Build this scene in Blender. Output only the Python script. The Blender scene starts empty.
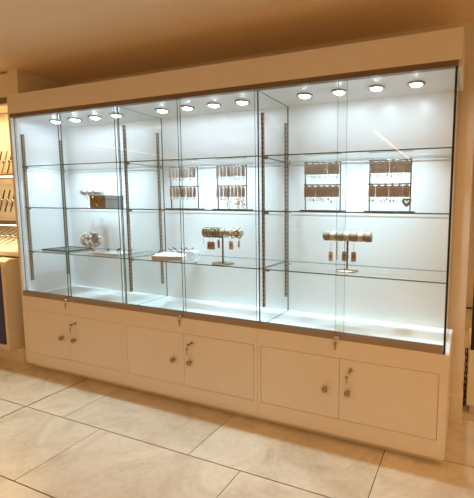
import bpy, bmesh, math, random
from mathutils import Vector, Matrix
random.seed(7)
C = bpy.context.scene.collection
PI = math.pi

# ------------------------------------------------------------------ materials
def mat(name, col, rough=0.5, metal=0.0, emit=None, estr=0.0, spec=0.5):
    m = bpy.data.materials.new(name); m.use_nodes = True
    b = m.node_tree.nodes['Principled BSDF']
    b.inputs['Base Color'].default_value = (*col, 1)
    b.inputs['Roughness'].default_value = rough
    b.inputs['Metallic'].default_value = metal
    b.inputs['Specular IOR Level'].default_value = spec
    if emit:
        b.inputs['Emission Color'].default_value = (*emit, 1)
        b.inputs['Emission Strength'].default_value = estr
    return m

def noisy(m, scale=40, amt=0.12, detail=4, bump=0.0):
    """break up a plain colour with object-space noise"""
    nt = m.node_tree; b = nt.nodes['Principled BSDF']
    c = tuple(b.inputs['Base Color'].default_value)
    tc = nt.nodes.new('ShaderNodeTexCoord'); n = nt.nodes.new('ShaderNodeTexNoise')
    n.inputs['Scale'].default_value = scale; n.inputs['Detail'].default_value = detail
    r = nt.nodes.new('ShaderNodeMix'); r.data_type = 'RGBA'
    r.inputs[6].default_value = tuple(max(0, v*(1-amt)) for v in c[:3])+(1,)
    r.inputs[7].default_value = tuple(min(1, v*(1+amt)) for v in c[:3])+(1,)
    nt.links.new(tc.outputs['Object'], n.inputs['Vector'])
    nt.links.new(n.outputs['Fac'], r.inputs[0])
    nt.links.new(r.outputs[2], b.inputs['Base Color'])
    if bump:
        bp = nt.nodes.new('ShaderNodeBump'); bp.inputs['Strength'].default_value = bump
        nt.links.new(n.outputs['Fac'], bp.inputs['Height']); nt.links.new(bp.outputs[0], b.inputs['Normal'])
    return m

def glass_mat(name, tint=(0.975, 0.99, 0.985)):
    """thin pane: see-through with a Fresnel mirror on the faces light enters by"""
    m = bpy.data.materials.new(name); m.use_nodes = True
    nt = m.node_tree; nt.nodes.clear()
    out = nt.nodes.new('ShaderNodeOutputMaterial'); mix = nt.nodes.new('ShaderNodeMixShader')
    tr = nt.nodes.new('ShaderNodeBsdfTransparent'); tr.inputs[0].default_value = (*tint, 1)
    gl = nt.nodes.new('ShaderNodeBsdfGlossy'); gl.inputs['Roughness'].default_value = 0.0
    gl.inputs['Color'].default_value = (1, 1, 1, 1)
    fr = nt.nodes.new('ShaderNodeFresnel'); fr.inputs['IOR'].default_value = 1.5
    ge = nt.nodes.new('ShaderNodeNewGeometry')
    iv = nt.nodes.new('ShaderNodeMath'); iv.operation = 'SUBTRACT'; iv.inputs[0].default_value = 1
    mu = nt.nodes.new('ShaderNodeMath'); mu.operation = 'MULTIPLY'
    nt.links.new(ge.outputs['Backfacing'], iv.inputs[1])
    nt.links.new(fr.outputs[0], mu.inputs[0]); nt.links.new(iv.outputs[0], mu.inputs[1])
    nt.links.new(mu.outputs[0], mix.inputs[0]); nt.links.new(tr.outputs[0], mix.inputs[1])
    nt.links.new(gl.outputs[0], mix.inputs[2]); nt.links.new(mix.outputs[0], out.inputs[0])
    return m

def floor_mat():
    m = mat('marble_tile', (0.55, 0.45, 0.32), 0.27)
    nt = m.node_tree; b = nt.nodes['Principled BSDF']; L = nt.links.new
    tc = nt.nodes.new('ShaderNodeTexCoord'); ge = nt.nodes.new('ShaderNodeNewGeometry')
    add = nt.nodes.new('ShaderNodeVectorMath'); add.operation = 'MULTIPLY_ADD'
    add.inputs[1].default_value = (1, 1, 1)
    cmb = nt.nodes.new('ShaderNodeCombineXYZ')
    mul = nt.nodes.new('ShaderNodeMath'); mul.operation = 'MULTIPLY'; mul.inputs[1].default_value = 37
    L(ge.outputs['Random Per Island'], mul.inputs[0])
    L(mul.outputs[0], cmb.inputs[0]); L(mul.outputs[0], cmb.inputs[1])
    L(tc.outputs['Object'], add.inputs[0]); L(cmb.outputs[0], add.inputs[2])
    n1 = nt.nodes.new('ShaderNodeTexNoise'); n1.inputs['Scale'].default_value = 3.2
    n1.inputs['Detail'].default_value = 9; n1.inputs['Roughness'].default_value = 0.62
    n1.inputs['Distortion'].default_value = 1.4
    n2 = nt.nodes.new('ShaderNodeTexNoise'); n2.inputs['Scale'].default_value = 34
    n2.inputs['Detail'].default_value = 5
    L(add.outputs[0], n1.inputs['Vector']); L(add.outputs[0], n2.inputs['Vector'])
    cr = nt.nodes.new('ShaderNodeValToRGB'); e = cr.color_ramp.elements
    e[0].position = 0.25; e[0].color = (0.47, 0.385, 0.27, 1)
    e[1].position = 0.72; e[1].color = (0.68, 0.61, 0.49, 1)
    k = e.new(0.47); k.color = (0.60, 0.525, 0.405, 1)
    k = e.new(0.55); k.color = (0.645, 0.57, 0.45, 1)
    L(n1.outputs['Fac'], cr.inputs[0])
    mx = nt.nodes.new('ShaderNodeMix'); mx.data_type = 'RGBA'; mx.blend_type = 'MULTIPLY'
    mx.inputs[0].default_value = 0.35
    cr2 = nt.nodes.new('ShaderNodeValToRGB'); f = cr2.color_ramp.elements
    f[0].position = 0.3; f[0].color = (0.78, 0.76, 0.73, 1); f[1].position = 0.6; f[1].color = (1, 1, 1, 1)
    L(n2.outputs['Fac'], cr2.inputs[0]); L(cr.outputs[0], mx.inputs[6]); L(cr2.outputs[0], mx.inputs[7])
    hs = nt.nodes.new('ShaderNodeHueSaturation')
    mr = nt.nodes.new('ShaderNodeMapRange'); mr.inputs['To Min'].default_value = 0.93; mr.inputs['To Max'].default_value = 1.06
    L(ge.outputs['Random Per Island'], mr.inputs['Value']); L(mr.outputs[0], hs.inputs['Value'])
    L(mx.outputs[2], hs.inputs['Color']); L(hs.outputs[0], b.inputs['Base Color'])
    return m

M = {}
M['paint'] = noisy(mat('cream_paint', (0.80, 0.735, 0.63), 0.42), 6, 0.03)
M['wall'] = noisy(mat('wall_paint', (0.80, 0.72, 0.59), 0.7), 3, 0.04)
M['ceil'] = noisy(mat('ceiling_paint', (0.88, 0.71, 0.49), 0.85), 1.2, 0.03)
M['white'] = noisy(mat('white_melamine', (0.86, 0.90, 0.92), 0.30), 2, 0.02)
M['glass'] = glass_mat('clear_glass')
M['edge'] = mat('glass_edge', (0.10, 0.21, 0.195), 0.15)
M['edgem'] = mat('door_glass_edge', (0.06, 0.10, 0.095), 0.15)
M['edged'] = mat('dark_glass_edge', (0.012, 0.022, 0.022), 0.2)
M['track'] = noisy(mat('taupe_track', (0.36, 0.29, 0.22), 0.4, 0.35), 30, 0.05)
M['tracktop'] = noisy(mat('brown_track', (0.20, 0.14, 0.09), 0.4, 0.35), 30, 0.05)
M['std'] = mat('zinc_standard', (0.34, 0.285, 0.22), 0.45, 0.15)
M['slot'] = mat('slot_dark', (0.05, 0.042, 0.035), 0.6)
M['bronze'] = mat('aged_nickel', (0.40, 0.31, 0.19), 0.32, 0.9)
M['chrome'] = mat('chrome', (0.75, 0.74, 0.72), 0.14, 1.0)
M['brass'] = mat('aged_brass', (0.46, 0.34, 0.17), 0.28, 1.0)
M['stand'] = mat('taupe_metal', (0.30, 0.245, 0.18), 0.38, 0.5)
M['gold'] = mat('gold', (0.80, 0.52, 0.14), 0.25, 1.0)
M['silver'] = mat('silver', (0.72, 0.71, 0.68), 0.22, 1.0)
M['dgold'] = noisy(mat('antique_gold', (0.30, 0.255, 0.175), 0.36, 0.6), 60, 0.4)
M['lens'] = mat('lamp_lens', (0.9, 0.9, 0.9), 0.3, 0, (0.74, 0.92, 1.05), 64)
M['bezel'] = mat('bezel', (0.42, 0.42, 0.42), 0.3, 0.7)
M['kraft'] = noisy(mat('kraft_card', (0.46, 0.415, 0.395), 0.8), 60, 0.15)
M['mauve'] = noisy(mat('mauve_card', (0.66, 0.65, 0.68), 0.8), 60, 0.15)
M['taupecard'] = noisy(mat('taupe_card', (0.47, 0.435, 0.435), 0.8), 60, 0.15)
M['palecard'] = noisy(mat('pale_card', (0.76, 0.71, 0.71), 0.8), 60, 0.1)
M['rackmetal'] = mat('rack_metal', (0.14, 0.11, 0.09), 0.4, 0.7)
M['roll'] = noisy(mat('tan_velvet', (0.42, 0.34, 0.25), 0.85), 80, 0.15, bump=0.1)
M['cream'] = noisy(mat('cream_leather', (0.62, 0.55, 0.44), 0.55), 50, 0.1)
M['taupe'] = noisy(mat('taupe_strap', (0.33, 0.26, 0.19), 0.6), 50, 0.12)
M['greybox'] = noisy(mat('grey_card', (0.34, 0.33, 0.32), 0.7), 30, 0.06)
M['olive'] = noisy(mat('olive_gold_card', (0.25, 0.195, 0.095), 0.45, 0.3), 40, 0.15)
M['beige'] = noisy(mat('beige_card', (0.64, 0.56, 0.47), 0.7), 40, 0.06)
M['velvet'] = noisy(mat('white_velvet', (0.86, 0.86, 0.85), 0.8), 60, 0.04)
M['dgrey'] = noisy(mat('dark_grey_tray', (0.07, 0.075, 0.08), 0.4), 40, 0.1)
M['lgrey'] = noisy(mat('light_grey_tray', (0.60, 0.62, 0.62), 0.5), 40, 0.06)
M['onyx'] = mat('onyx', (0.02, 0.022, 0.03), 0.15)
M['pearl'] = mat('pearl', (0.66, 0.60, 0.52), 0.25)
M['brownbead'] = mat('brown_bead', (0.20, 0.13, 0.085), 0.3)
M['smoke'] = noisy(mat('smoky_stone', (0.34, 0.35, 0.35), 0.3), 90, 0.4)
M['tagwhite'] = mat('white_tag', (0.72, 0.68, 0.60), 0.7)
M['tagkraft'] = noisy(mat('kraft_tag', (0.42, 0.345, 0.295), 0.8), 50, 0.12)
M['tagpink'] = noisy(mat('rose_tag', (0.52, 0.42, 0.39), 0.8), 50, 0.12)
M['ink'] = mat('ink', (0.05, 0.045, 0.04), 0.7)
M['cord'] = mat('cord', (0.22, 0.19, 0.15), 0.8)
M['blue'] = noisy(mat('navy_panel', (0.035, 0.045, 0.15), 0.5), 10, 0.08)
M['strapdark'] = mat('dark_strap', (0.035, 0.025, 0.022), 0.45)
M['straprust'] = mat('rust_strap', (0.36, 0.12, 0.05), 0.5)
M['dial'] = mat('white_dial', (0.85, 0.82, 0.76), 0.3)
M['bay'] = noisy(mat('bay_cream', (0.80, 0.70, 0.52), 0.6), 5, 0.04)
M['lamp_warm'] = mat('warm_lamp', (1, 1, 1), 0.4, 0, (1.0, 0.86, 0.6), 6)
M['screen'] = mat('black_glass', (0.006, 0.006, 0.007), 0.08)
M['rubber'] = mat('black_rubber', (0.012, 0.011, 0.011), 0.5)
M['grout'] = mat('brown_grout', (0.07, 0.045, 0.028), 0.9)
M['tile'] = floor_mat()

# ------------------------------------------------------------------ mesh builder
class MB:
    def __init__(s): s.bm = bmesh.new(); s.mats = []
    def mi(s, m):
        if m not in s.mats: s.mats.append(m)
        return s.mats.index(m)
    def _fin(s, faces, m, smooth=False):
        i = s.mi(m)
        for f in faces: f.material_index = i; f.smooth = smooth
    def box(s, x0, x1, y0, y1, z0, z1, m, bev=0.0, mtx=None):
        r = bmesh.ops.create_cube(s.bm, size=1.0)
        vs = r['verts']
        for v in vs:
            v.co = Vector((x0+(v.co.x+.5)*(x1-x0), y0+(v.co.y+.5)*(y1-y0), z0+(v.co.z+.5)*(z1-z0)))
        fs = list({f for v in vs for f in v.link_faces})
        s._fin(fs, m)
        if bev:
            es = list({e for v in vs for e in v.link_edges})
            rr = bmesh.ops.bevel(s.bm, geom=es, offset=bev, segments=2, affect='EDGES', profile=0.5)
            vs = list({v for f in rr['faces'] for v in f.verts} | {v for v in vs if v.is_valid})
            s._fin([f for f in {f for v in vs for f in v.link_faces}], m)
        if mtx is not None:
            for v in vs: v.co = mtx @ v.co
        return s
    def sheet(s, x0, x1, y0, y1, z0, z1, face, edge, thin):
        """a glass pane: broad faces clear, narrow faces dark green; thin = axis of thickness"""
        s.box(x0, x1, y0, y1, z0, z1, face)
        s.bm.normal_update(); i = s.mi(edge)
        for f in list(s.bm.faces)[-6:]:
            if abs(f.normal[thin]) < .5: f.material_index = i
        return s
    def lathe(s, prof, m, mtx=None, seg=20, smooth=True):
        """profile [(r,z)...] about z"""
        rings = []
        for r, z in prof:
            if r < 1e-6: rings.append([s.bm.verts.new((0, 0, z))])
            else: rings.append([s.bm.verts.new((r*math.cos(2*PI*k/seg), r*math.sin(2*PI*k/seg), z)) for k in range(seg)])
        fs = []
        for a, b in zip(rings, rings[1:]):
            for k in range(seg):
                q = (k+1) % seg
                if len(a) == 1 and len(b) == 1: continue
                if len(a) == 1: fs.append(s.bm.faces.new((a[0], b[q], b[k])))
                elif len(b) == 1: fs.append(s.bm.faces.new((a[k], a[q], b[0])))
                else: fs.append(s.bm.faces.new((a[k], a[q], b[q], b[k])))
        if len(rings[0]) > 1: fs.append(s.bm.faces.new(list(reversed(rings[0]))))
        if len(rings[-1]) > 1: fs.append(s.bm.faces.new(rings[-1]))
        s._fin(fs, m, smooth)
        if mtx is not None:
            for r in rings:
                for v in r: v.co = mtx @ v.co
        return s
    def tube(s, pts, rad, m, seg=8, closed=False, flat=None):
        """round (or flattened: flat=(ra, rb, up)) tube along a polyline"""
        P = [Vector(p) for p in pts]; n = len(P); rings = []
        up0 = Vector(flat[2]) if flat else None
        for i, p in enumerate(P):
            a = P[(i-1) % n] if (closed or i > 0) else p
            b = P[(i+1) % n] if (closed or i < n-1) else p
            t = (b-a).normalized()
            u = up0.copy() if up0 else (Vector((0, 0, 1)) if abs(t.z) < .9 else Vector((1, 0, 0)))
            w = t.cross(u).normalized(); u = w.cross(t).normalized()
            ra, rb = (flat[0], flat[1]) if flat else (rad, rad)
            rings.append([s.bm.verts.new(p+u*(ra*math.cos(2*PI*k/seg))+w*(rb*math.sin(2*PI*k/seg))) for k in range(seg)])
        fs = []
        m_ = n if closed else n-1
        for i in range(m_):
            a, b = rings[i], rings[(i+1) % n]
            for k in range(seg):
                q = (k+1) % seg
                fs.append(s.bm.faces.new((a[k], b[k], b[q], a[q])))
        if not closed:
            fs.append(s.bm.faces.new(rings[0])); fs.append(s.bm.faces.new(list(reversed(rings[-1]))))
        s._fin(fs, m, True)
        return s
    def ring(s, c, R, r, m, axis='x', seg=28, sec=8, tilt=0.0, squash=1.0, twist=0):
        pts = []
        rot = Matrix.Rotation(tilt, 3, 'Z')
        for k in range(seg):
            a = 2*PI*k/seg; rr = R*(1+(.03*math.sin(twist*a) if twist else 0))
            off = (.35*r*math.cos(twist*a) if twist else 0)
            if axis == 'x': v = Vector((off, rr*math.cos(a), rr*math.sin(a)*squash))
            elif axis == 'y': v = Vector((rr*math.cos(a), off, rr*math.sin(a)*squash))
            else: v = Vector((rr*math.cos(a), rr*math.sin(a)*squash, off))
            pts.append(Vector(c)+rot @ v)
        return s.tube(pts, r, m, sec, True)
    def ball(s, c, r, m, sub=1, sc=(1, 1, 1)):
        q = bmesh.ops.create_icosphere(s.bm, subdivisions=sub, radius=r)
        for v in q['verts']: v.co = Vector((v.co.x*sc[0], v.co.y*sc[1], v.co.z*sc[2]))+Vector(c)
        s._fin(list({f for v in q['verts'] for f in v.link_faces}), m, True)
        return s
    def poly(s, pts, m, d):
        """extruded polygon; pts in 3D, d the extrusion vector"""
        d = Vector(d)
        a = [s.bm.verts.new(Vector(p)) for p in pts]; b = [s.bm.verts.new(Vector(p)+d) for p in pts]
        fs = [s.bm.faces.new(a), s.bm.faces.new(list(reversed(b)))]
        n = len(a)
        for i in range(n): fs.append(s.bm.faces.new((a[i], b[i], b[(i+1) % n], a[(i+1) % n])))
        s._fin(fs, m)
        return s
    def build(s, name, parent=None, loc=None):
        bmesh.ops.recalc_face_normals(s.bm, faces=s.bm.faces[:])
        me = bpy.data.meshes.new(name); s.bm.to_mesh(me); s.bm.free()
        for m in s.mats: me.materials.append(M[m])
        o = bpy.data.objects.new(name, me); C.objects.link(o)
        if parent is not None: o.parent = parent
        if loc is not None: o.location = loc
        return o

def tag(o, label, cat, group=None):
    o['label'] = label; o['category'] = cat
    if group: o['group'] = group
    return o
def thing(name, label, cat, loc=(0, 0, 0), rz=0, group=None):
    o = bpy.data.objects.new(name, None); C.objects.link(o)
    o.empty_display_size = .05; o.location = loc; o.rotation_euler = (0, 0, rz)
    return tag(o, label, cat, group)
def struct(o): o['kind'] = 'structure'; return o
def copy_tree(o, parent=None):
    c = o.copy(); C.objects.link(c); c.parent = parent
    for ch in list(o.children): copy_tree(ch, c)
    return c
def ord_(i): return ['first', 'second', 'third', 'fourth', 'fifth', 'sixth', 'seventh', 'eighth', 'ninth', 'tenth'][i]

# ------------------------------------------------------------------ dimensions (metres)
TOP, ZG, ZD, ZC = 2.0, 1.848, 0.5626, 0.043     # canopy top, case ceiling, deck top, toe-kick height
DEP = 0.40
S1, S2, S3 = 1.511, 1.214, 0.892                # top faces of the three shelf levels
RC = 2.206                                      # room ceiling

# ------------------------------------------------------------------ room
f = MB()
f.box(-4, 5.6, -6.5, 3.5, -0.03, -0.004, 'grout')
row = 0
ys = [-0.37-0.435*k for k in range(-10, 20)]
for k, y0 in enumerate(ys):
    y1 = y0+0.435
    if y1 < -6.5 or y0 > 3.0: continue
    r = k-10                                        # row r=0 is the first row in front of the case
    off = 0.005+0.305*(r % 3)
    n0 = int(-6/0.907)-1
    for n in range(n0, 10):
        xa = off+0.907*n; xb = xa+0.907
        xa = max(xa, -4); xb = min(xb, 5.6)
        if xb-xa < .02: continue
        cuts = [xa, xb]
        if xa+.03 < 0.583 < xb-.03: cuts = [xa, 0.583, xb]      # movement joint across the tiles
        for a, b in zip(cuts, cuts[1:]):
            g0 = 0.0055 if abs(a-0.583) < .02 else 0.0021
            g1 = 0.0055 if abs(b-0.583) < .02 else 0.0021
            f.box(a+g0, b-g1, y0+0.0026, y1-0.0026, -0.02, 0.0, 'tile')
struct(f.build('floor'))
struct(MB().box(-4, 5.6, -6.5, 3.5, RC, RC+.06, 'ceil').build('ceiling'))
# back wall behind the case, its right end standing free as a pilaster with a baseboard
struct(MB().box(-0.02, 3.08, 0.44, 0.62, 0, RC, 'wall').build('wall_back'))
struct(MB().box(-0.02, 3.088, 0.428, 0.44, 0, 0.165, 'wall', 0.002).box(3.08, 3.088, 0.44, 0.62, 0, 0.165, 'wall').build('baseboard_back'))
# return wall at the left end of the niche
struct(MB().box(-0.13, -0.02, 0.085, 0.62, 0, RC, 'wall').build('wall_left'))
struct(MB().box(-4, -0.13, 0.50, 0.62, 0, RC, 'wall').build('wall_left_back'))
struct(MB().box(3.0, 5.6, 3.2, 3.3, 0, RC, 'wall').build('wall_far'))

# ------------------------------------------------------------------ base cabinets
def make_cabinet(i):
    W = ['base cabinet with two keyed doors under the bay nearest the watch display',
         'middle base cabinet with two doors between the other two cabinets',
         'base cabinet with two doors under the bay nearest the pilaster'][i]
    t = thing('base_cabinet', 'cream '+W, 'cabinet', (i, 0, 0), 0, 'base cabinets under the glass showcase')
    x0 = -0.010 if i == 0 else 0.0006
    x1 = 1.017 if i == 2 else 0.9994
    b = MB()
    zt = ZD-0.016
    b.box(x0, x1, 0.0185, DEP, ZC, zt, 'paint')                          # carcase
    b.box(x0, 0.022, 0, 0.0185, ZC, zt, 'paint').box(0.978, x1, 0, 0.0185, ZC, zt, 'paint')
    b.box(0.022, 0.978, 0, 0.0185, 0.465, zt, 'paint').box(0.022, 0.978, 0, 0.0185, ZC, 0.133, 'paint')
    b.build('body', t)
    MB().box(x0+(.012 if i == 0 else 0), x1-.012 if i == 2 else x1, 0.040, DEP-.01, 0, ZC, 'paint').build('toe_kick', t)
    g = 0.0022
    for s, (a, c) in enumerate(((0.022, 0.4865), (0.4865, 0.978))):
        d = MB().box(a+g*(1-s*.5), c-g*(.5+s*.5), 0.0, 0.0175, 0.133+g, 0.465-g, 'paint', 0.0008).build('door', t)
        kx = 0.412 if s == 0 else 0.535
        MB().lathe([(0.0, 0), (0.0075, 0), (0.007, 0.009), (0.0130, 0.013), (0.0160, 0.018), (0.0150, 0.024), (0.010, 0.0275), (0, 0.028)],
                   'bronze', Matrix.Translation((kx, 0, 0.291)) @ Matrix.Rotation(PI/2, 4, 'X')).build('knob', d)
        if s == 1:
            kx = 0.549
            MB().lathe([(0, 0), (0.0095, 0), (0.0095, 0.003), (0.008, 0.005), (0, 0.005)], 'brass',
                       Matrix.Translation((kx, 0, 0.413)) @ Matrix.Rotation(PI/2, 4, 'X')).build('lock', d)
            k = MB()
            # key in the lock with a second key hanging from its ring
            k.box(kx-.0012, kx+.0012, -0.024, -0.005, 0.4095, 0.4165, 'brass')
            k.lathe([(0, -.0012), (0.0095, -.0012), (0.0095, .0012), (0, .0012)], 'brass',
                    Matrix.Translation((kx-.001, -0.031, 0.412)) @ Matrix.Rotation(PI/2-.5, 4, 'Y'))
            k.ring((kx-.006, -0.031, 0.398), 0.010, 0.0009, 'chrome', 'y')
            k.lathe([(0, -.001), (0.0085, -.001), (0.0085, .001), (0, .001)], 'brass',
                    Matrix.Translation((kx-.014, -0.030, 0.383)) @ Matrix.Rotation(PI/2, 4, 'X'))
            k.box(kx-.0175, kx-.0115, -0.031, -0.029, 0.350, 0.378, 'brass')
            tag(k.build('key', None, (i, 0, 0)), 'pair of brass keys hanging from the cabinet door lock in the %s cabinet' %
                ['left end', 'middle', 'right end'][i], 'keys', 'keys in the cabinet door locks')
    return t
for i in range(3): make_cabinet(i)

# ------------------------------------------------------------------ glass showcase
sc = thing('glass_showcase', 'long lit glass showcase with cream canopy standing on three base cabinets', 'showcase')
W0, W1 = -0.010, 3.017
zr = ZG+0.022
b = MB()
b.box(W0, W1, 0.0, DEP, zr, TOP, 'paint', 0.0015)
b.build('canopy', sc)
b = MB()
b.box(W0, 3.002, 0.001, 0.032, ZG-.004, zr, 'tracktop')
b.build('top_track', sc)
for i in range(3):
    a = 0.018 if i == 0 else i+0.0006
    c = W1-.002 if i == 2 else i+0.9994
    MB().box(a, c, 0.032, DEP, ZG, zr, 'white').build('ceiling_panel', sc)
    c = 2.9995 if i == 2 else i+0.9994
    MB().box(a, c, DEP-.006, DEP+.004, ZD, ZG, 'white').build('back_panel', sc)
MB().box(W0, W1, 0.0, DEP, ZD-.016, ZD-.002, 'paint').box(0.018, W1, 0.030, DEP, ZD-.002, ZD, 'white').build('deck', sc)
# bottom track with its two runner grooves
b = MB()
b.box(W0, 2.988, 0.0012, 0.030, ZD-.002, ZD+0.022, 'track')
b.box(W0, 2.988, 0.0012, 0.0035, ZD+.022, ZD+0.032, 'track').box(W0, 2.988, 0.0135, 0.0155, ZD+.022, ZD+.032, 'track').box(W0, 2.988, 0.0280, 0.0300, ZD+.022, ZD+.032, 'track')
b.build('bottom_track', sc)
# left end: painted panel, white inside
b = MB()
b.box(W0, 0.004, 0.0, DEP+.004, ZD+.0005 , zr-.0005, 'paint').box(0.004, 0.018, 0.0315, DEP-.006, ZD, ZG, 'white')
b.box(0.004, 0.014, 0.001, 0.0315, ZD+.033, ZG-.005, 'white')
b.build('end_panel', sc)
# right end: glass with dark edges
b = MB().sheet(2.990, 3.0, 0.002, DEP-.006, ZD+.0005, ZG-.0045, 'glass', 'edged', 0)
b.build('end_glass', sc)
for i in (1, 2):
    MB().sheet(i-.004, i+.004, 0.034, DEP-.0065, ZD+.0005, ZG-.0005, 'glass', 'edged', 0).build('divider', sc)
# sliding glass doors: two per bay on two runners
for i in range(3):
    for s in range(2):
        a, c = (i+.0145 if i == 0 else i+.004, i+(.500 if i == 2 else .494)) if s == 0 else (i+(.458 if i == 2 else .485), i+.996 if i < 2 else 2.9885)
        y = 0.0185 if s == 0 else 0.0055
        d = MB().sheet(a, c, y, y+.006, ZD+.0225, ZG-.0045, 'glass', 'edgem', 1).build('glass_door', sc)
        if s == 0:
            lx = i+.478
            q = MB()
            q.lathe([(0, 0), (0.0085, 0), (0.0085, 0.012), (0.006, 0.015), (0, 0.015)], 'chrome',
                    Matrix.Translation((lx, 0.0, ZD+.012)) @ Matrix.Rotation(PI/2, 4, 'X'), 14)
            q.box(lx-.022, lx-.006, -.006, 0.0008, ZD+.006, ZD+.018, 'chrome', .001)
            q.build('lock', d)
            kx = lx-.016
            k = MB()
            k.ring((kx, -.006, ZD-.006), 0.010, 0.0009, 'chrome', 'y')
            k.lathe([(0, -.001), (0.0075, -.001), (0.0075, .001), (0, .001)], 'brass',
                    Matrix.Translation((kx, -0.004, ZD-.022)) @ Matrix.Rotation(PI/2, 4, 'X'), 12)
            k.box(kx-.003, kx+.003, -.005, -.003, ZD-.055, ZD-.026, 'brass')
            tag(k.build('key'), 'small brass key hanging below the sliding glass door lock above the %s cabinet' %
                ['left end', 'middle', 'right end'][i], 'key', 'keys under the glass door locks')
# slotted shelf standards
z0, z1 = 0.667, 1.738
for x in (0.018, 1.004, 2.004):
    for y in (0.066, 0.343):
        b = MB()
        b.box(x, x+.012, y-.0075, y+.0075, z0, z1, 'std')
        n = int((z1-z0)/.0255)
        for k in range(n):
            zz = z0+.012+.0255*k
            b.box(x+.0119, x+.0126, y-.0028, y+.0028, zz, zz+.014, 'slot')
            b.box(x+.003, x+.009, y-.0079, y-.0074, zz, zz+.014, 'slot')
        o = b.build('shelf_standard', sc)
        for zz in (S1, S2, S3):
            MB().box(x+.012, x+.040, y-.0035, y+.0035, zz-.0185, zz-.0064, 'std', .0008).build('bracket', o)
# recessed downlights
DLX = [i+v for i in range(3) for v in (.2, .4, .6, .8)]
DLY = 0.195
for x in DLX:
    o = MB().lathe([(0.030, -.001), (0.035, -.0095), (0.043, -.009), (0.0445, -.005), (0.0445, 0.0)], 'bezel',
                   Matrix.Translation((x, DLY, ZG)), 28).build('downlight', sc)
    MB().lathe([(0, -.0165), (0.012, -.0158), (0.021, -.0132), (0.0275, -.0090), (0.0303, -.004), (0.0303, -.002), (0, -.002)], 'lens',
               Matrix.Translation((x, DLY, ZG)), 24).build('lens', o)

# ------------------------------------------------------------------ glass shelves
SH = [(S1, ['upper glass shelf, empty, in the bay nearest the watch display',
            'upper glass shelf, empty, above the two racks of slim earring cards',
            'upper glass shelf, empty, above the two racks of brown earring cards']),
      (S2, ['middle glass shelf carrying the grey box and silver bracelet stand',
            'middle glass shelf carrying the two racks of slim earring cards',
            'middle glass shelf carrying the two racks of brown earring cards']),
      (S3, ['lower glass shelf carrying two flat trays and a beaded bracelet cluster',
            'lower glass shelf carrying the ring tray and antique gold bracelet stand',
            'lower glass shelf carrying only the tan bracelet stand'])]
for z, labs in SH:
    for i, lab in enumerate(labs):
        a = i+.0312 if i == 0 else i+.0172
        o = MB().sheet(a, i+.9945 if i < 2 else 2.989, 0.042, 0.385, z-.0062, z, 'glass', 'edge', 2).build('glass_shelf')
        tag(o, lab, 'shelf', 'glass shelves in the showcase')

# ------------------------------------------------------------------ earring racks and cards
RK = [(1.337, .218, 8, 'leftmost', 'mauve'), (1.703, .208, 8, 'second', 'mauve'),
      (2.300, .210, 6, 'third', 'kraft'), (2.678, .216, 6, 'rightmost', 'kraft')]
BARZ = (1.484-S2, 1.360-S2)
def card(kind, seed, w, big=1.0):
    rnd = random.Random(seed)
    h = .060
    o = MB()
    c = MB()
    m = kind if kind == 'kraft' else ('mauve', 'taupecard', 'mauve', 'palecard')[seed*7 % 4]
    # header-cut card with hang tab and two earring holes
    c.poly([(-w/2, 0, -.012-h), (w/2, 0, -.012-h), (w/2, 0, -.018), (w/2-.004, 0, -.014), (.006, 0, -.014), (.005, 0, -.0035),
            (-.005, 0, -.0035), (-.006, 0, -.014), (-w/2+.004, 0, -.014), (-w/2, 0, -.018)], m, (0, .0012, 0))
    c.box(-.0025, .0025, -.0006, .0018, -.0062, -.0045, 'ink')
    # printed name band near the top
    c.box(-w*.28, w*.28, -.0004, .0002, -.024, -.0215, 'tagwhite')
    root = c.build('earring_card')
    met = 'gold' if rnd.random() < .7 else 'silver'
    for sx in (-1, 1):
        e = MB(); x = sx*w*.24; L = rnd.uniform(.010, .022)*big
        zt = -.012-h*.62; zb = -.012-h-L+.004
        e.tube([(x, .001, zt), (x, -.003, zt+.003), (x, -.0042, zt-.004), (x, -.0036, (zt+zb)/2), (x, -.003, zb+.006)], .0006, met, 5)
        typ = rnd.randrange(3)
        if typ == 0: e.ball((x, -.003, zb), .0045*big, met, 1, (1, .6, 1.3))
        elif typ == 1: e.ring((x, -.003, zb), .0058*big, .0013*big, met, 'y', 14, 5)
        else:
            e.ball((x, -.003, zb+.001), .0032, 'pearl', 1); e.ball((x, -.003, zb-.005), .0026, met, 1)
        e.build('earring', root)
    return root
def hook_bar(t, wd, zb, n):
    b = MB().tube([(-wd/2-.008, 0, zb), (wd/2+.004, 0, zb)], .0035, 'rackmetal', 8).build('crossbar', t)
    for k in range(n):
        x = -wd/2+wd*(k+.5)/n
        MB().tube([(x, 0, zb), (x, -.012, zb-.002), (x, -.020, zb-.002), (x, -.023, zb+.004)], .0014, 'rackmetal', 6).build('hook', b)
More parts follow.
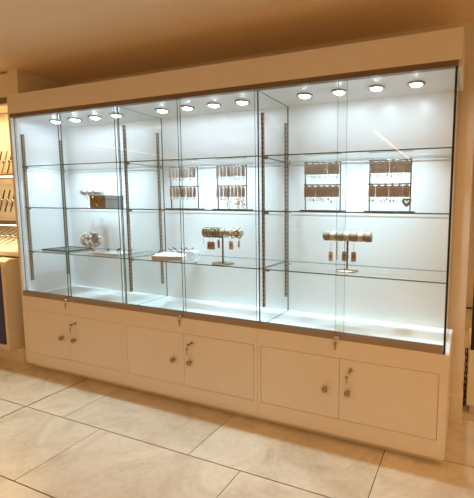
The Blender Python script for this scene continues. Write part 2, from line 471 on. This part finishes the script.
for ri, (xc, wd, n, nm, kind) in enumerate(RK):
    y = .22
    desc = {'leftmost': 'two-tier metal rack of slim earring cards next to the first divider',
            'second': 'two-tier metal rack of slim earring cards above the antique gold bracelets',
            'third': 'two-tier metal rack of brown cards, next to the second divider',
            'rightmost': 'two-tier metal rack of brown cards with a gold heart at its corner'}[nm]
    t = thing('earring_rack', desc, 'earring rack', (xc, y, S2), 0, 'earring racks on the middle shelves')
    MB().box(-wd/2-.020, wd/2+.022, -.035, .035, 0, .005, 'rackmetal', .0012).build('base_plate', t)
    for s in (-1, 1):
        MB().tube([(s*wd/2, 0, .004), (s*wd/2, 0, BARZ[0]-.008), (s*(wd/2-.003), 0, BARZ[0]-.001), (s*(wd/2-.010), 0, BARZ[0])], .0035, 'rackmetal', 8).build('post', t)
    for zb in BARZ: hook_bar(t, wd, zb, n)
    for r_, zb in enumerate(BARZ):
        for k in range(n):
            x = xc-wd/2+wd*(k+.5)/n
            root = card(kind, ri*100+r_*20+k, wd/n*(.97 if kind == 'kraft' else .98), 1.35 if (kind == 'kraft' and r_) else 1.0)
            root.location = (x, y-.0185+random.uniform(-.001, .0), S2+zb+.004)
            if kind == 'kraft': root.rotation_euler = (random.uniform(-.01, .03), random.uniform(-.025, .025), random.uniform(.02, .09))
            else: root.rotation_euler = (random.uniform(-.01, .02), random.uniform(-.04, .04), random.uniform(-.22, -.16))
            tag(root, '%s earring card, %s from left in the %s row of the %s earring rack' %
                ('brown' if kind == 'kraft' else 'slim', ord_(k), 'upper' if r_ == 0 else 'lower', nm), 'earring card',
                'earring cards on the %s rack' % nm)
# gold heart pendant hanging from the lower right corner of the last rack
h = MB()
pts = []
for k in range(28):
    a = 2*PI*k/28
    pts.append((.0185*math.sin(a)**3*1.0, 0, (.0165*math.cos(a)-.0065*math.cos(2*a)-.0025*math.cos(3*a))))
h.tube(pts, .0072, 'dgold', 8, True)
t = thing('heart_pendant', 'gold open heart pendant at the lower corner of the rightmost rack', 'pendant', (2.772, .192, 1.268))
h.build('heart', t)
MB().ring((0, 0, .020), .005, .001, 'gold', 'y', 12, 5).tube([(0, 0, .024), (.004, .006, .05), (.005, .008, .088)], .0008, 'gold', 5).build('bail', t)
# gold clusters hanging beneath the lower cards of the second rack
for k, (dx, dz, s_) in enumerate(((-.012, -.095, 1.2), (.058, -.092, 1.5), (.092, -.100, 1.2))):
    t = thing('gold_charm_earring', ['gold charm cluster below the middle of the second earring rack',
              'largest gold charm cluster under the second rack, beside its right post',
              'gold charm cluster outermost at the right post of the second rack'][k], 'earring',
              (1.703+dx, .195, 1.360+dz), 0, 'gold charms under the second rack')
    e = MB()
    for q in range(7):
        e.ball((random.uniform(-.012, .012)*s_, random.uniform(-.004, .004), random.uniform(-.016, .012)*s_), random.uniform(.003, .0055)*s_, 'gold', 1)
    e.tube([(-.004, 0, -.010), (-.006, -.001, -.030*s_)], .0022, 'gold', 6).tube([(.006, 0, -.010), (.007, -.001, -.040*s_)], .0022, 'gold', 6)
    e.build('charm', t)
    MB().tube([(0, 0, .010), (0, .002, .05), (0, .004, .094)], .0007, 'gold', 5).build('ear_wire', t)

# ------------------------------------------------------------------ bracelet stands
def tbar(label, x, y, z, h, L, R, rollm, postm, basem, rb, name='bracelet_stand'):
    t = thing(name, label, 'bracelet stand', (x, y, z), 0, 'T-bar bracelet stands')
    MB().lathe([(0, 0), (rb, 0), (rb, .004), (rb-.003, .007), (.012, .009), (.006, .014), (0, .014)], basem, None, 32).build('base', t)
    MB().lathe([(0, .013), (.0055, .013), (.0055, h-R*.9), (0, h-R*.9)], postm, None, 12).build('post', t)
    MB().lathe([(0, -L/2), (R*.8, -L/2), (R, -L/2+.004), (R, L/2-.004), (R*.8, L/2), (0, L/2)], rollm,
               Matrix.Translation((0, 0, h)) @ Matrix.Rotation(PI/2, 4, 'Y'), 28).build('roll', t)
    return t
def hang_tag(parent, p, ln, w, h, m, yrot=0.0, ink=True, mcord='cord'):
    """string and paper tag hanging from p (local coordinates of parent)"""
    x, y, z = p
    o = MB()
    mt = Matrix.Translation((x, y, z-ln)) @ Matrix.Rotation(yrot, 4, 'Z')
    o.poly([mt @ Vector(q) for q in ((-w/2, 0, -h), (w/2, 0, -h), (w/2, 0, -.004), (w/2-.004, 0, 0), (-w/2+.004, 0, 0), (-w/2, 0, -.004))], m, (0, .001, 0))
    if ink:
        for q in range(3):
            o.box(-w*.28, w*.28 if q < 2 else w*.05, -.0004, .0004, -h*.42-q*h*.14, -h*.36-q*h*.14, 'ink', 0, mt)
    tg = o.build('tag', parent)
    MB().tube([(x, y, z), (x+.002, y-.001, z-ln*.5), (x, y, z-ln-.003)], .0008, mcord, 5).build('string', tg)
    return tg
def bracelet(label, x, y, z, R, kind, tilt=0.0, group=None):
    t = thing('bracelet', label, 'bracelet', (x, y, z), 0, group)
    b = MB()
    if kind == 'twist':
        b.ring((0, 0, 0), R, .0052, 'dgold', 'x', 36, 8, tilt, 1, 9); b.build('band', t)
        MB().ball((0, -R*.72, R*.72), .0065, 'dgold', 2).build('bead', t)
    elif kind == 'flat':
        pts = [(0, R*math.cos(a), R*math.sin(a)) for a in [2*PI*k/32 for k in range(32)]]
        b.tube(pts, 0, 'silver', 8, True, (.009, .0022, (1, 0, 0))); b.build('band', t)
        MB().box(-.011, .011, -R-.006, -R-.001, -.010, .010, 'smoke', .002).build('clasp', t)
    elif kind in ('cream', 'taupe'):
        pts = [(0, R*math.cos(a), R*math.sin(a)) for a in [2*PI*k/32 for k in range(32)]]
        b.tube(pts, 0, kind, 8, True, (.017, .0026, (1, 0, 0))); b.build('strap', t)
        MB().box(-.0165, -.0130, -R-.0045, -R-.001, -.011, .011, 'dgold', .001).box(.0130, .0165, -R-.0045, -R-.001, -.011, .011, 'dgold', .001).build('buckle', t)
    elif kind == 'leaf':
        b.ring((0, 0, 0), R, .004, 'dgold', 'x', 30, 8, tilt); b.build('band', t)
        f_ = MB()
        for q in range(9):
            a = 2*PI*q/9
            f_.ball((.013*math.cos(a), -R-.003, .016*math.sin(a)), .008, 'dgold', 1, (.9, .5, 1.1))
        f_.ball((0, -R-.006, 0), .010, 'gold', 2, (1, .6, 1))
        f_.build('flower', t)
    elif kind == 'chain':
        for q in range(22):
            a = 2*PI*q/22
            b.ball((0, R*math.cos(a), R*math.sin(a)), .0055, 'silver', 1)
        b.build('links', t)
    return t

# antique gold stand in the middle bay
x, y, h = 1.709, .105, 0.190
tbar('brass T-bar bracelet stand hung with antique gold bangles in the middle bay', x, y, S3, h, .272, .021, 'cream', 'stand', 'stand', .066)
Z = S3+h
G2 = 'bracelets on the antique gold stand'
first = None
xs_ = [1.586, 1.607, 1.629, 1.651, 1.673, 1.694]
for k, xx in enumerate(xs_):
    o = bracelet('twisted antique gold bangle, %s from the left end of the brass stand' % ord_(k), xx, y, Z-.004, .027, 'twist', random.uniform(-.18, .18), G2)
    if k == 0: hang_tag(o, (.004, -.026, -.020), .030, .011, .018, 'tagwhite', -.5, False)
    if k == 2: hang_tag(o, (.004, -.024, -.022), .032, .030, .046, 'tagkraft', .2)
    if k == 3: hang_tag(o, (.004, -.029, -.022), .032, .030, .046, 'tagkraft', .35)
    if k == 5: hang_tag(o, (.002, -.022, -.022), .018, .021, .050, 'tagpink', -.2)
o = bracelet('wide silver cuff with a smoky clasp, right of the bangles on the brass stand', 1.735, y, Z-.003, .027, 'flat', 0, G2)
o = bracelet('narrow silver link bracelet with white tag, second from right on the brass stand', 1.783, y, Z-.003, .027, 'chain', 0, G2)
hang_tag(o, (0, -.022, -.024), .022, .027, .050, 'tagwhite', .15)
o = bracelet('ornate gold flower bracelet at the right end of the brass stand', 1.826, y, Z-.003, .027, 'leaf', 0, G2)
hang_tag(o, (.010, -.022, -.024), .016, .013, .040, 'tagwhite', .4, False)

# tan stand in the right bay
x, y, h = 2.468, .165, 0.190
tbar('tan T-bar bracelet stand alone on the shelf of the bay nearest the pilaster', x, y, S3, h, .268, .0215, 'roll', 'stand', 'cream', .062)
Z = S3+h
G3 = 'leather wrap bracelets on the tan stand'
for k in range(7):
    xx = 2.352+.0385*k
    o = bracelet('%s leather wrap bracelet, %s from the left end of the tan stand' % (('cream' if k % 2 else 'taupe'), ord_(k)), xx, y, Z-.002, .0245, 'cream' if k % 2 else 'taupe', 0, G3)
    if k == 1: hang_tag(o, (-.010, -.022, -.014), .070, .022, .052, 'tagwhite', .1)
    if k == 3: hang_tag(o, (-.010, -.022, -.014), .066, .026, .052, 'tagkraft', -.1)
    if k == 4: hang_tag(o, (.004, -.022, -.014), .066, .026, .052, 'tagkraft', .15)
    if k in (2, 3):
        e = MB(); xx_ = -.012 if k == 2 else .012
        for q in (0, 1):
            e.tube([(xx_+.003*math.sin(q*PI+j*.9), -.027+.003*math.cos(q*PI+j*.9), -.016-.011*j) for j in range(11)], .0016, 'cord' if q else 'dgold', 5)
        e.build('cord_end', o)

# silver stand behind the grey box, bay next to the watch display
x, y, h = .400, .300, .118
tbar('white T-bar bracelet stand with silver pieces, behind the grey box', x, y, S2, h, .20, .022, 'lgrey', 'silver', 'velvet', .045)
Z = S2+h
for k, (xx, kind, lab) in enumerate(((.318, 'flat', 'silver cuff with smoky clasp at the left end of the white stand'),
                         (.372, 'chain', 'silver link bracelet in the middle of the white stand'),
                         (.440, 'flat', 'wide silver cuff at the right of the white stand, above the grey box'))):
    o = bracelet(lab, xx, y, Z-.002, .0285, kind, 0, 'silver bracelets on the white stand')
    if k == 1:
        MB().ring((-.006, -.026, -.044), .015, .0032, 'gold', 'y', 20, 6).build('charm', o)
        
# grey box with a gold front and chain
t = thing('gift_box', 'grey square jewellery box with olive gold front on the middle shelf', 'box', (0.655, .135, S2))
MB().box(-.075, .075, 0, .15, 0, .062, 'greybox', .0015).box(-.0745, .0745, -.0012, .0003, .001, .088, 'olive').build('body', t)
MB().box(-.0765, .0765, -.0005, .1515, .0625, .090, 'greybox', .0015).build('lid', t)
c = MB()
c.tube([(-.040+.08*k/16, -.003, .078-.052*math.sin(PI*k/16)) for k in range(17)], .0016, 'gold', 6)
c.ball((0, -.004, .020), .008, 'gold', 2, (1, .5, 1.2))
c.build('chain', t)

# cluster of beaded bracelets on a small stand, lower shelf of the same bay
x, y, h = .545, .175, .104
tbar('small T-bar stand buried under beaded bracelets between the two flat trays', x, y, S3, h, .150, .017, 'velvet', 'silver', 'velvet', .045)
Z = S3+h
def beaded(label, xx, R, mats, br, tx=0.0, dz=0):
    t = thing('beaded_bracelet', label, 'bracelet', (xx, y, Z+dz), 0, 'beaded bracelets on the small stand')
    n = int(2*PI*R/(br*1.9)); b1, b2 = MB(), MB()
    for q in range(n):
        a = 2*PI*q/n; p = (tx*math.sin(a)*R+random.uniform(-.002, .002), R*math.cos(a), R*math.sin(a))
        (b1 if q % 3 else b2).ball(p, br*random.uniform(.85, 1.15), mats[0] if q % 3 else mats[1], 1)
    b1.build('beads', t); b2.build('accent_beads', t)
    return t
beaded('pearl and gold beaded bracelet leftmost on the small stand', .476, .044, ('pearl', 'gold'), .0075, .2, -.010)
beaded('brown and pearl beaded bracelet second from left on the small stand', .500, .049, ('brownbead', 'pearl'), .0080, -.1, -.014)
beaded('large pearl and brown beaded bracelet in the middle of the small stand', .526, .055, ('pearl', 'brownbead'), .0085, .15, -.016)
beaded('silver and brown beaded bracelet right of the middle of the small stand', .552, .048, ('silver', 'brownbead'), .0078, -.2, -.012)
t = thing('stone_cuff', 'round smoky grey stone cuff at the right end of the small stand', 'bracelet', (.598, y, Z+.002), 0, 'beaded bracelets on the small stand')
MB().ring((0, 0, -.004), .025, .004, 'silver', 'x', 24, 8).build('band', t)
q = MB()
for k in range(40):
    a = k*2.39996; r = .040*math.sqrt(k/40)
    q.ball((r*math.cos(a)*.9+.002, -.031-.004*random.random(), r*math.sin(a)), .0065, 'smoke' if k % 4 else 'silver', 1, (1, .6, 1))
q.build('stone_disc', t)

# two flat trays
t = thing('flat_tray', 'dark grey flat jewellery tray at the left end of the lower shelf', 'tray', (.215, .215, S3))
MB().box(-.125, .150, -.11, .10, 0, .006, 'dgrey', .001).build('mat', t)
r_ = MB()
r_.box(-.127, .152, -.113, -.108, .0, .011, 'dgrey', .001).box(-.127, .152, .098, .103, 0, .011, 'dgrey', .001)
r_.box(-.127, -.122, -.108, .098, 0, .011, 'dgrey', .001).box(.147, .152, -.108, .098, 0, .011, 'dgrey', .001).build('rim', t)
for k, (dx, dy) in enumerate(((-.07, -.03), (-.02, .03), (.04, -.04), (.09, .02))):
    o = MB().ring((0, 0, 0), .009, .0022, 'silver', 'z', 18, 6).ball((0, -.009, .003), .0042, 'smoke', 1).build('finger_ring', None, (.215+dx, .215+dy, S3+.0085))
    tag(o, 'silver ring lying in the dark grey tray, %s from the left' % ord_(k), 'ring', 'rings in the dark grey tray')
t = thing('flat_tray', 'light grey flat tray with black rings beside the beaded cluster', 'tray', (.755, .205, S3))
MB().box(-.115, .115, -.105, .105, 0, .007, 'lgrey', .001).build('mat', t)
r_ = MB()
r_.box(-.118, .118, -.109, -.104, 0, .013, 'lgrey', .001).box(-.118, .118, .104, .109, 0, .013, 'lgrey', .001)
r_.box(-.118, -.113, -.104, .104, 0, .013, 'lgrey', .001).box(.113, .118, -.104, .104, 0, .013, 'lgrey', .001).build('rim', t)
for k, (dx, dy, lab) in enumerate(((-.07, -.03, 'left front'), (-.02, .02, 'left back'), (.03, -.035, 'middle'), (.08, .03, 'right'))):
    o = thing('finger_ring', 'black stone ring standing at the %s of the light grey tray' % lab, 'ring', (.755+dx, .205+dy, S3+.007), .4, 'black rings in the light grey tray')
    MB().ring((0, 0, .0105), .0085, .002, 'silver', 'y', 18, 6).build('band', o)
    MB().ball((0, 0, .021), .0085, 'onyx', 2, (1.1, 1.0, .8)).build('stone', o)

# ring tray in the middle bay
TR = math.radians(17)
t = thing('ring_tray', 'white velvet ring tray with beige front on the lower middle shelf', 'tray', (1.212, .048, S3), TR)
MB().box(0, .195, 0, .29, 0, .027, 'velvet', .0012).box(.001, .194, -.0016, .0004, .0005, .0262, 'beige').build('body', t)
for k in range(4):
    yy = .045+.066*k
    MB().tube([(.008, yy, .0275), (.187, yy, .0275)], 0, 'velvet', 10, False, (.009, .024, (0, 0, 1))).build('ring_roll', t)
for k in range(4):
    for q in range(4):
        xx, yy = .030+.045*q, .045+.066*k
        p = Matrix.Rotation(TR, 3, 'Z') @ Vector((xx, yy, 0))
        o = thing('finger_ring', 'dark stone ring, %s from left in the %s of the white ring tray' % (ord_(q), ['front row', 'second row', 'third row', 'back row'][k]), 'ring',
                  (1.212+p.x, .048+p.y, S3+.035), TR+.3*random.uniform(-1, 1), 'rings in the white ring tray')
        MB().ring((0, 0, .0065), .0085, .0017, 'silver' if (k+q) % 3 else 'dgold', 'y', 18, 6).build('band', o)
        MB().ball((0, -.001, .0165), .0062, ['onyx', 'smoke', 'onyx'][(k*2+q) % 3], 1, (1.15, 1, .8)).build('stone', o)
o = thing('finger_ring', 'lone dark ring on the glass in front of the antique gold stand', 'ring', (1.535, .075, S3), .3)
MB().ring((0, 0, .0024), .008, .0022, 'smoke', 'z', 18, 6).build('band', o)
MB().ball((0, -.009, .004), .0042, 'onyx', 1).build('stone', o)

# ------------------------------------------------------------------ watch display at the left edge
t = thing('watch_display', 'warm lit wall display of watches above the blue fronted counter', 'display', (-.20, 0, 0))
XL = -1.3
MB().box(XL, .068, .445, .495, .822, 2.19, 'bay').build('back_panel', t)
MB().box(XL, .066, .085, .42, 2.03, 2.19, 'bay', .002).build('header', t)
MB().box(XL, .066, .14, .42, 1.455, 1.475, 'bay', .002).build('shelf', t)
MB().box(XL, .066, .10, .42, 1.075, 1.110, 'track', .002).build('shelf', t)
o = MB().box(XL, .060, .105, .145, 1.985, 2.03, 'tracktop', .002).build('lamp_housing', t)
MB().box(XL+.02, .050, .150, .190, 2.008, 2.029, 'lamp_warm', .003).build('lamp_and_fill_tube', t)
for zz, yy in ((1.455, .155), (1.075, .115)):  # added glowing strips under the shelves to brighten the lower display
    MB().box(XL+.02, .050, yy, yy+.02, zz-.008, zz-.0005, 'lamp_warm', .002).build('lamp_and_fill_tube', t)
MB().poly([(XL, .09, .83), (XL, .10, .86), (XL, .40, 1.02), (XL, .42, .83)], 'bay', (.066-XL, 0, 0)).build('sloped_pad', t)
t2 = thing('counter', 'cream counter with a navy blue front panel beside the left cabinet', 'counter', (-.20, 0, 0))
prof = [(0.0, .105), (0.0, .755), (.012, .795), (.045, .815), (.44, .815), (.44, .105)]
MB().poly([(XL, a, z) for a, z in prof], 'bay', (-XL, 0, 0)).build('body', t2)
MB().box(XL, -.034, -.008, .0005, .15, .775, 'blue', .002).build('front_panel', t2)
MB().box(XL, 0.068, .05, .44, 0, .105, 'bay').build('plinth', t2)
def watch(strap, label, loc, rot, group):
    t = thing('wristwatch', label, 'watch', loc, 0, group); t.rotation_euler = rot
    L = .105
    MB().poly([(-.008, 0, .016), (.008, 0, .016), (.0065, 0, L), (-.0065, 0, L)], strap, (0, .003, 0)).poly(
        [(-.008, 0, -.016), (.008, 0, -.016), (.0065, 0, -L), (0, 0, -L-.008), (-.0065, 0, -L)], strap, (0, .003, 0)).build('strap', t)
    r = Matrix.Rotation(PI/2, 4, 'X')
    MB().lathe([(0, -.004), (.017, -.004), (.019, 0), (.0175, .005), (.0155, .006)], 'silver', r, 22).build('case', t)
    d = MB().lathe([(0, .0035), (.0152, .0035), (.0152, .0052), (0, .0052)], 'dial', r, 22)
    d.box(-.0006, .0006, -.0058, -.0050, 0, .011, 'ink').box(0, .008, -.0058, -.0050, -.0006, .0006, 'ink')
    d.build('dial', t)
    return t
rows = [(1.475+.128, .40, 0.05, 'upper shelf', 'straprust'), (1.110+.155, .40, 0.05, 'middle shelf', 'strapdark'), (.95, .22, -1.02, 'sloped pad', 'strapdark')]
for z, yy, tilt, nm, st in rows:
    for k in range(6):
        xx = (-.645 if tilt > 0 else -.395)-.075*k
        s_ = st if not (nm == 'upper shelf' and k % 2) else 'strapdark'
        watch(s_, '%s strapped wristwatch on the %s of the warm display, %s from the right' %
              ('dark' if s_ == 'strapdark' else 'rust', nm, ord_(k)), (xx, yy+ (0.0 if tilt > 0 else .02), z + (0 if tilt > 0 else .018)), (-tilt if tilt > 0 else tilt, .38, 0) if tilt > 0 else (tilt, .0, -.35), 'watches on the warm display')

# ------------------------------------------------------------------ counter at the right edge
t = thing('display_counter', 'beige counter topped by a black glass display behind the pilaster', 'counter', (3.11, .56, 0))
MB().box(0, .70, 0, .45, .055, .40, 'paint', .003).build('body', t)
MB().box(.015, .70, .012, .05, .40, 1.36, 'screen', .004).build('screen', t)
MB().box(.008, .70, .006, .060, .396, .418, 'rubber', .002).box(.008, .020, .006, .056, .41, 1.37, 'rubber', .002).build('screen_frame', t)
for xx in (.02, .62): MB().box(xx, xx+.04, .03, .07, 0, .055, 'paint').build('leg', t)
c = MB()
for k in range(3):
    ph = k*2.1
    c.tube([(3.098+.007*math.sin(j*.9+ph), .585+.008*math.cos(j*.8+ph), .40-.033*j) for j in range(12)], .0032, 'rubber', 6)
tag(c.build('cable'), 'tangle of black cables hanging between the pilaster and beige counter', 'cable')

# ------------------------------------------------------------------ lights
def light(kind, name, loc, energy, col, rot=(0, 0, 0), **kw):
    l = bpy.data.lights.new(name, kind); l.energy = energy; l.color = col
    for k, v in kw.items(): setattr(l, k, v)
    o = bpy.data.objects.new(name, l); C.objects.link(o); o.location = loc; o.rotation_euler = rot
    return o
COOL = (0.70, 0.91, 1.06)
WARM = (1.0, 0.575, 0.255)
for k, x in enumerate(DLX):
    light('SPOT', 'showcase_lamp', (x, DLY, ZG-.045), 28, COOL, spot_size=math.radians(78), spot_blend=.95, shadow_soft_size=.028)
# shop ceiling lamps in front of the showcase
for yy in (-1.25, -2.6, -4.2, -5.8):
    for xx, en in ((-1.4, 1.8), (0.2, 2.4), (1.8, 3.0), (3.4, 4.8), (5.0, 7)):
        light('AREA', 'shop_lamp_and_fill', (xx, yy, RC-.01), en, WARM, shape='DISK', size=.14, spread=math.radians(130))
light('AREA', 'shop_lamp_and_fill', (3.80, -0.15, RC-.01), 7, WARM, shape='DISK', size=.14, spread=math.radians(140))
light('AREA', 'shop_lamp_and_fill', (3.85, 1.3, RC-.01), 16, WARM, shape='DISK', size=.14, spread=math.radians(140))  # added fill behind the pilaster, bounces onto the dark ceiling over the case
# linear shop lamps running away from the showcase
light('AREA', 'shop_linear_lamp', (-2.6, -4.4, RC-.02), 6, WARM, shape='RECTANGLE', size=.05, size_y=3.6)
light('AREA', 'shop_linear_lamp', (1.9, -4.6, RC-.02), 6, WARM, shape='RECTANGLE', size=.05, size_y=3.0)
light('AREA', 'watch_lamp_and_fill', (-.75, .17, 2.005), 7, (1.0, .78, .45), shape='RECTANGLE', size=1.0, size_y=.03)
light('AREA', 'watch_lamp_and_fill', (-.75, .165, 1.444), 3.5, (1.0, .78, .45), shape='RECTANGLE', size=1.0, size_y=.02)  # added fill under the upper shelf, which blocks the header lamp
light('AREA', 'watch_lamp_and_fill', (-.75, .125, 1.064), 2.5, (1.0, .78, .45), shape='RECTANGLE', size=1.0, size_y=.02)  # added fill under the middle shelf to brighten the sloped pad

w = bpy.data.worlds.new('shop_ambient'); bpy.context.scene.world = w; w.use_nodes = True
bg = w.node_tree.nodes['Background']; bg.inputs[0].default_value = (1.0, 0.60, 0.28, 1); bg.inputs[1].default_value = 0.45

# ------------------------------------------------------------------ camera
F, CX, CY, CZ = 381.564, 3.07538, -1.79684, 1.24439
yaw, pit, rol = (math.radians(v) for v in (21.1002, 6.07662, 0.485035))
fw = Vector((-math.sin(yaw)*math.cos(pit), math.cos(yaw)*math.cos(pit), -math.sin(pit)))
rt = Vector((math.cos(yaw), math.sin(yaw), 0)); up = rt.cross(fw)
r2 = rt*math.cos(rol)+up*math.sin(rol); u2 = up*math.cos(rol)-rt*math.sin(rol)
cd = bpy.data.cameras.new('camera'); cd.sensor_fit = 'HORIZONTAL'; cd.sensor_width = 36; cd.lens = F/474*36
cd.shift_x = -(321.534-237)/474; cd.shift_y = -(249-246.15)/474; cd.clip_start = .02
co = bpy.data.objects.new('camera', cd); C.objects.link(co)
co.matrix_world = Matrix(((r2.x, u2.x, -fw.x, CX), (r2.y, u2.y, -fw.y, CY), (r2.z, u2.z, -fw.z, CZ), (0, 0, 0, 1)))
s = bpy.context.scene
s.camera = co
s.view_settings.view_transform = 'Standard'; s.view_settings.look = 'None'
s.view_settings.gamma = 1; s.view_settings.use_curve_mapping = False
s.view_settings.exposure = 0.0
s.cycles.transparent_max_bounces = 48; s.cycles.max_bounces = 10; s.cycles.diffuse_bounces = 6
s.cycles.glossy_bounces = 6; s.cycles.transmission_bounces = 8
s.cycles.use_denoising = True; s.cycles.sample_clamp_indirect = 4.0
s.cycles.caustics_reflective = False; s.cycles.caustics_refractive = False
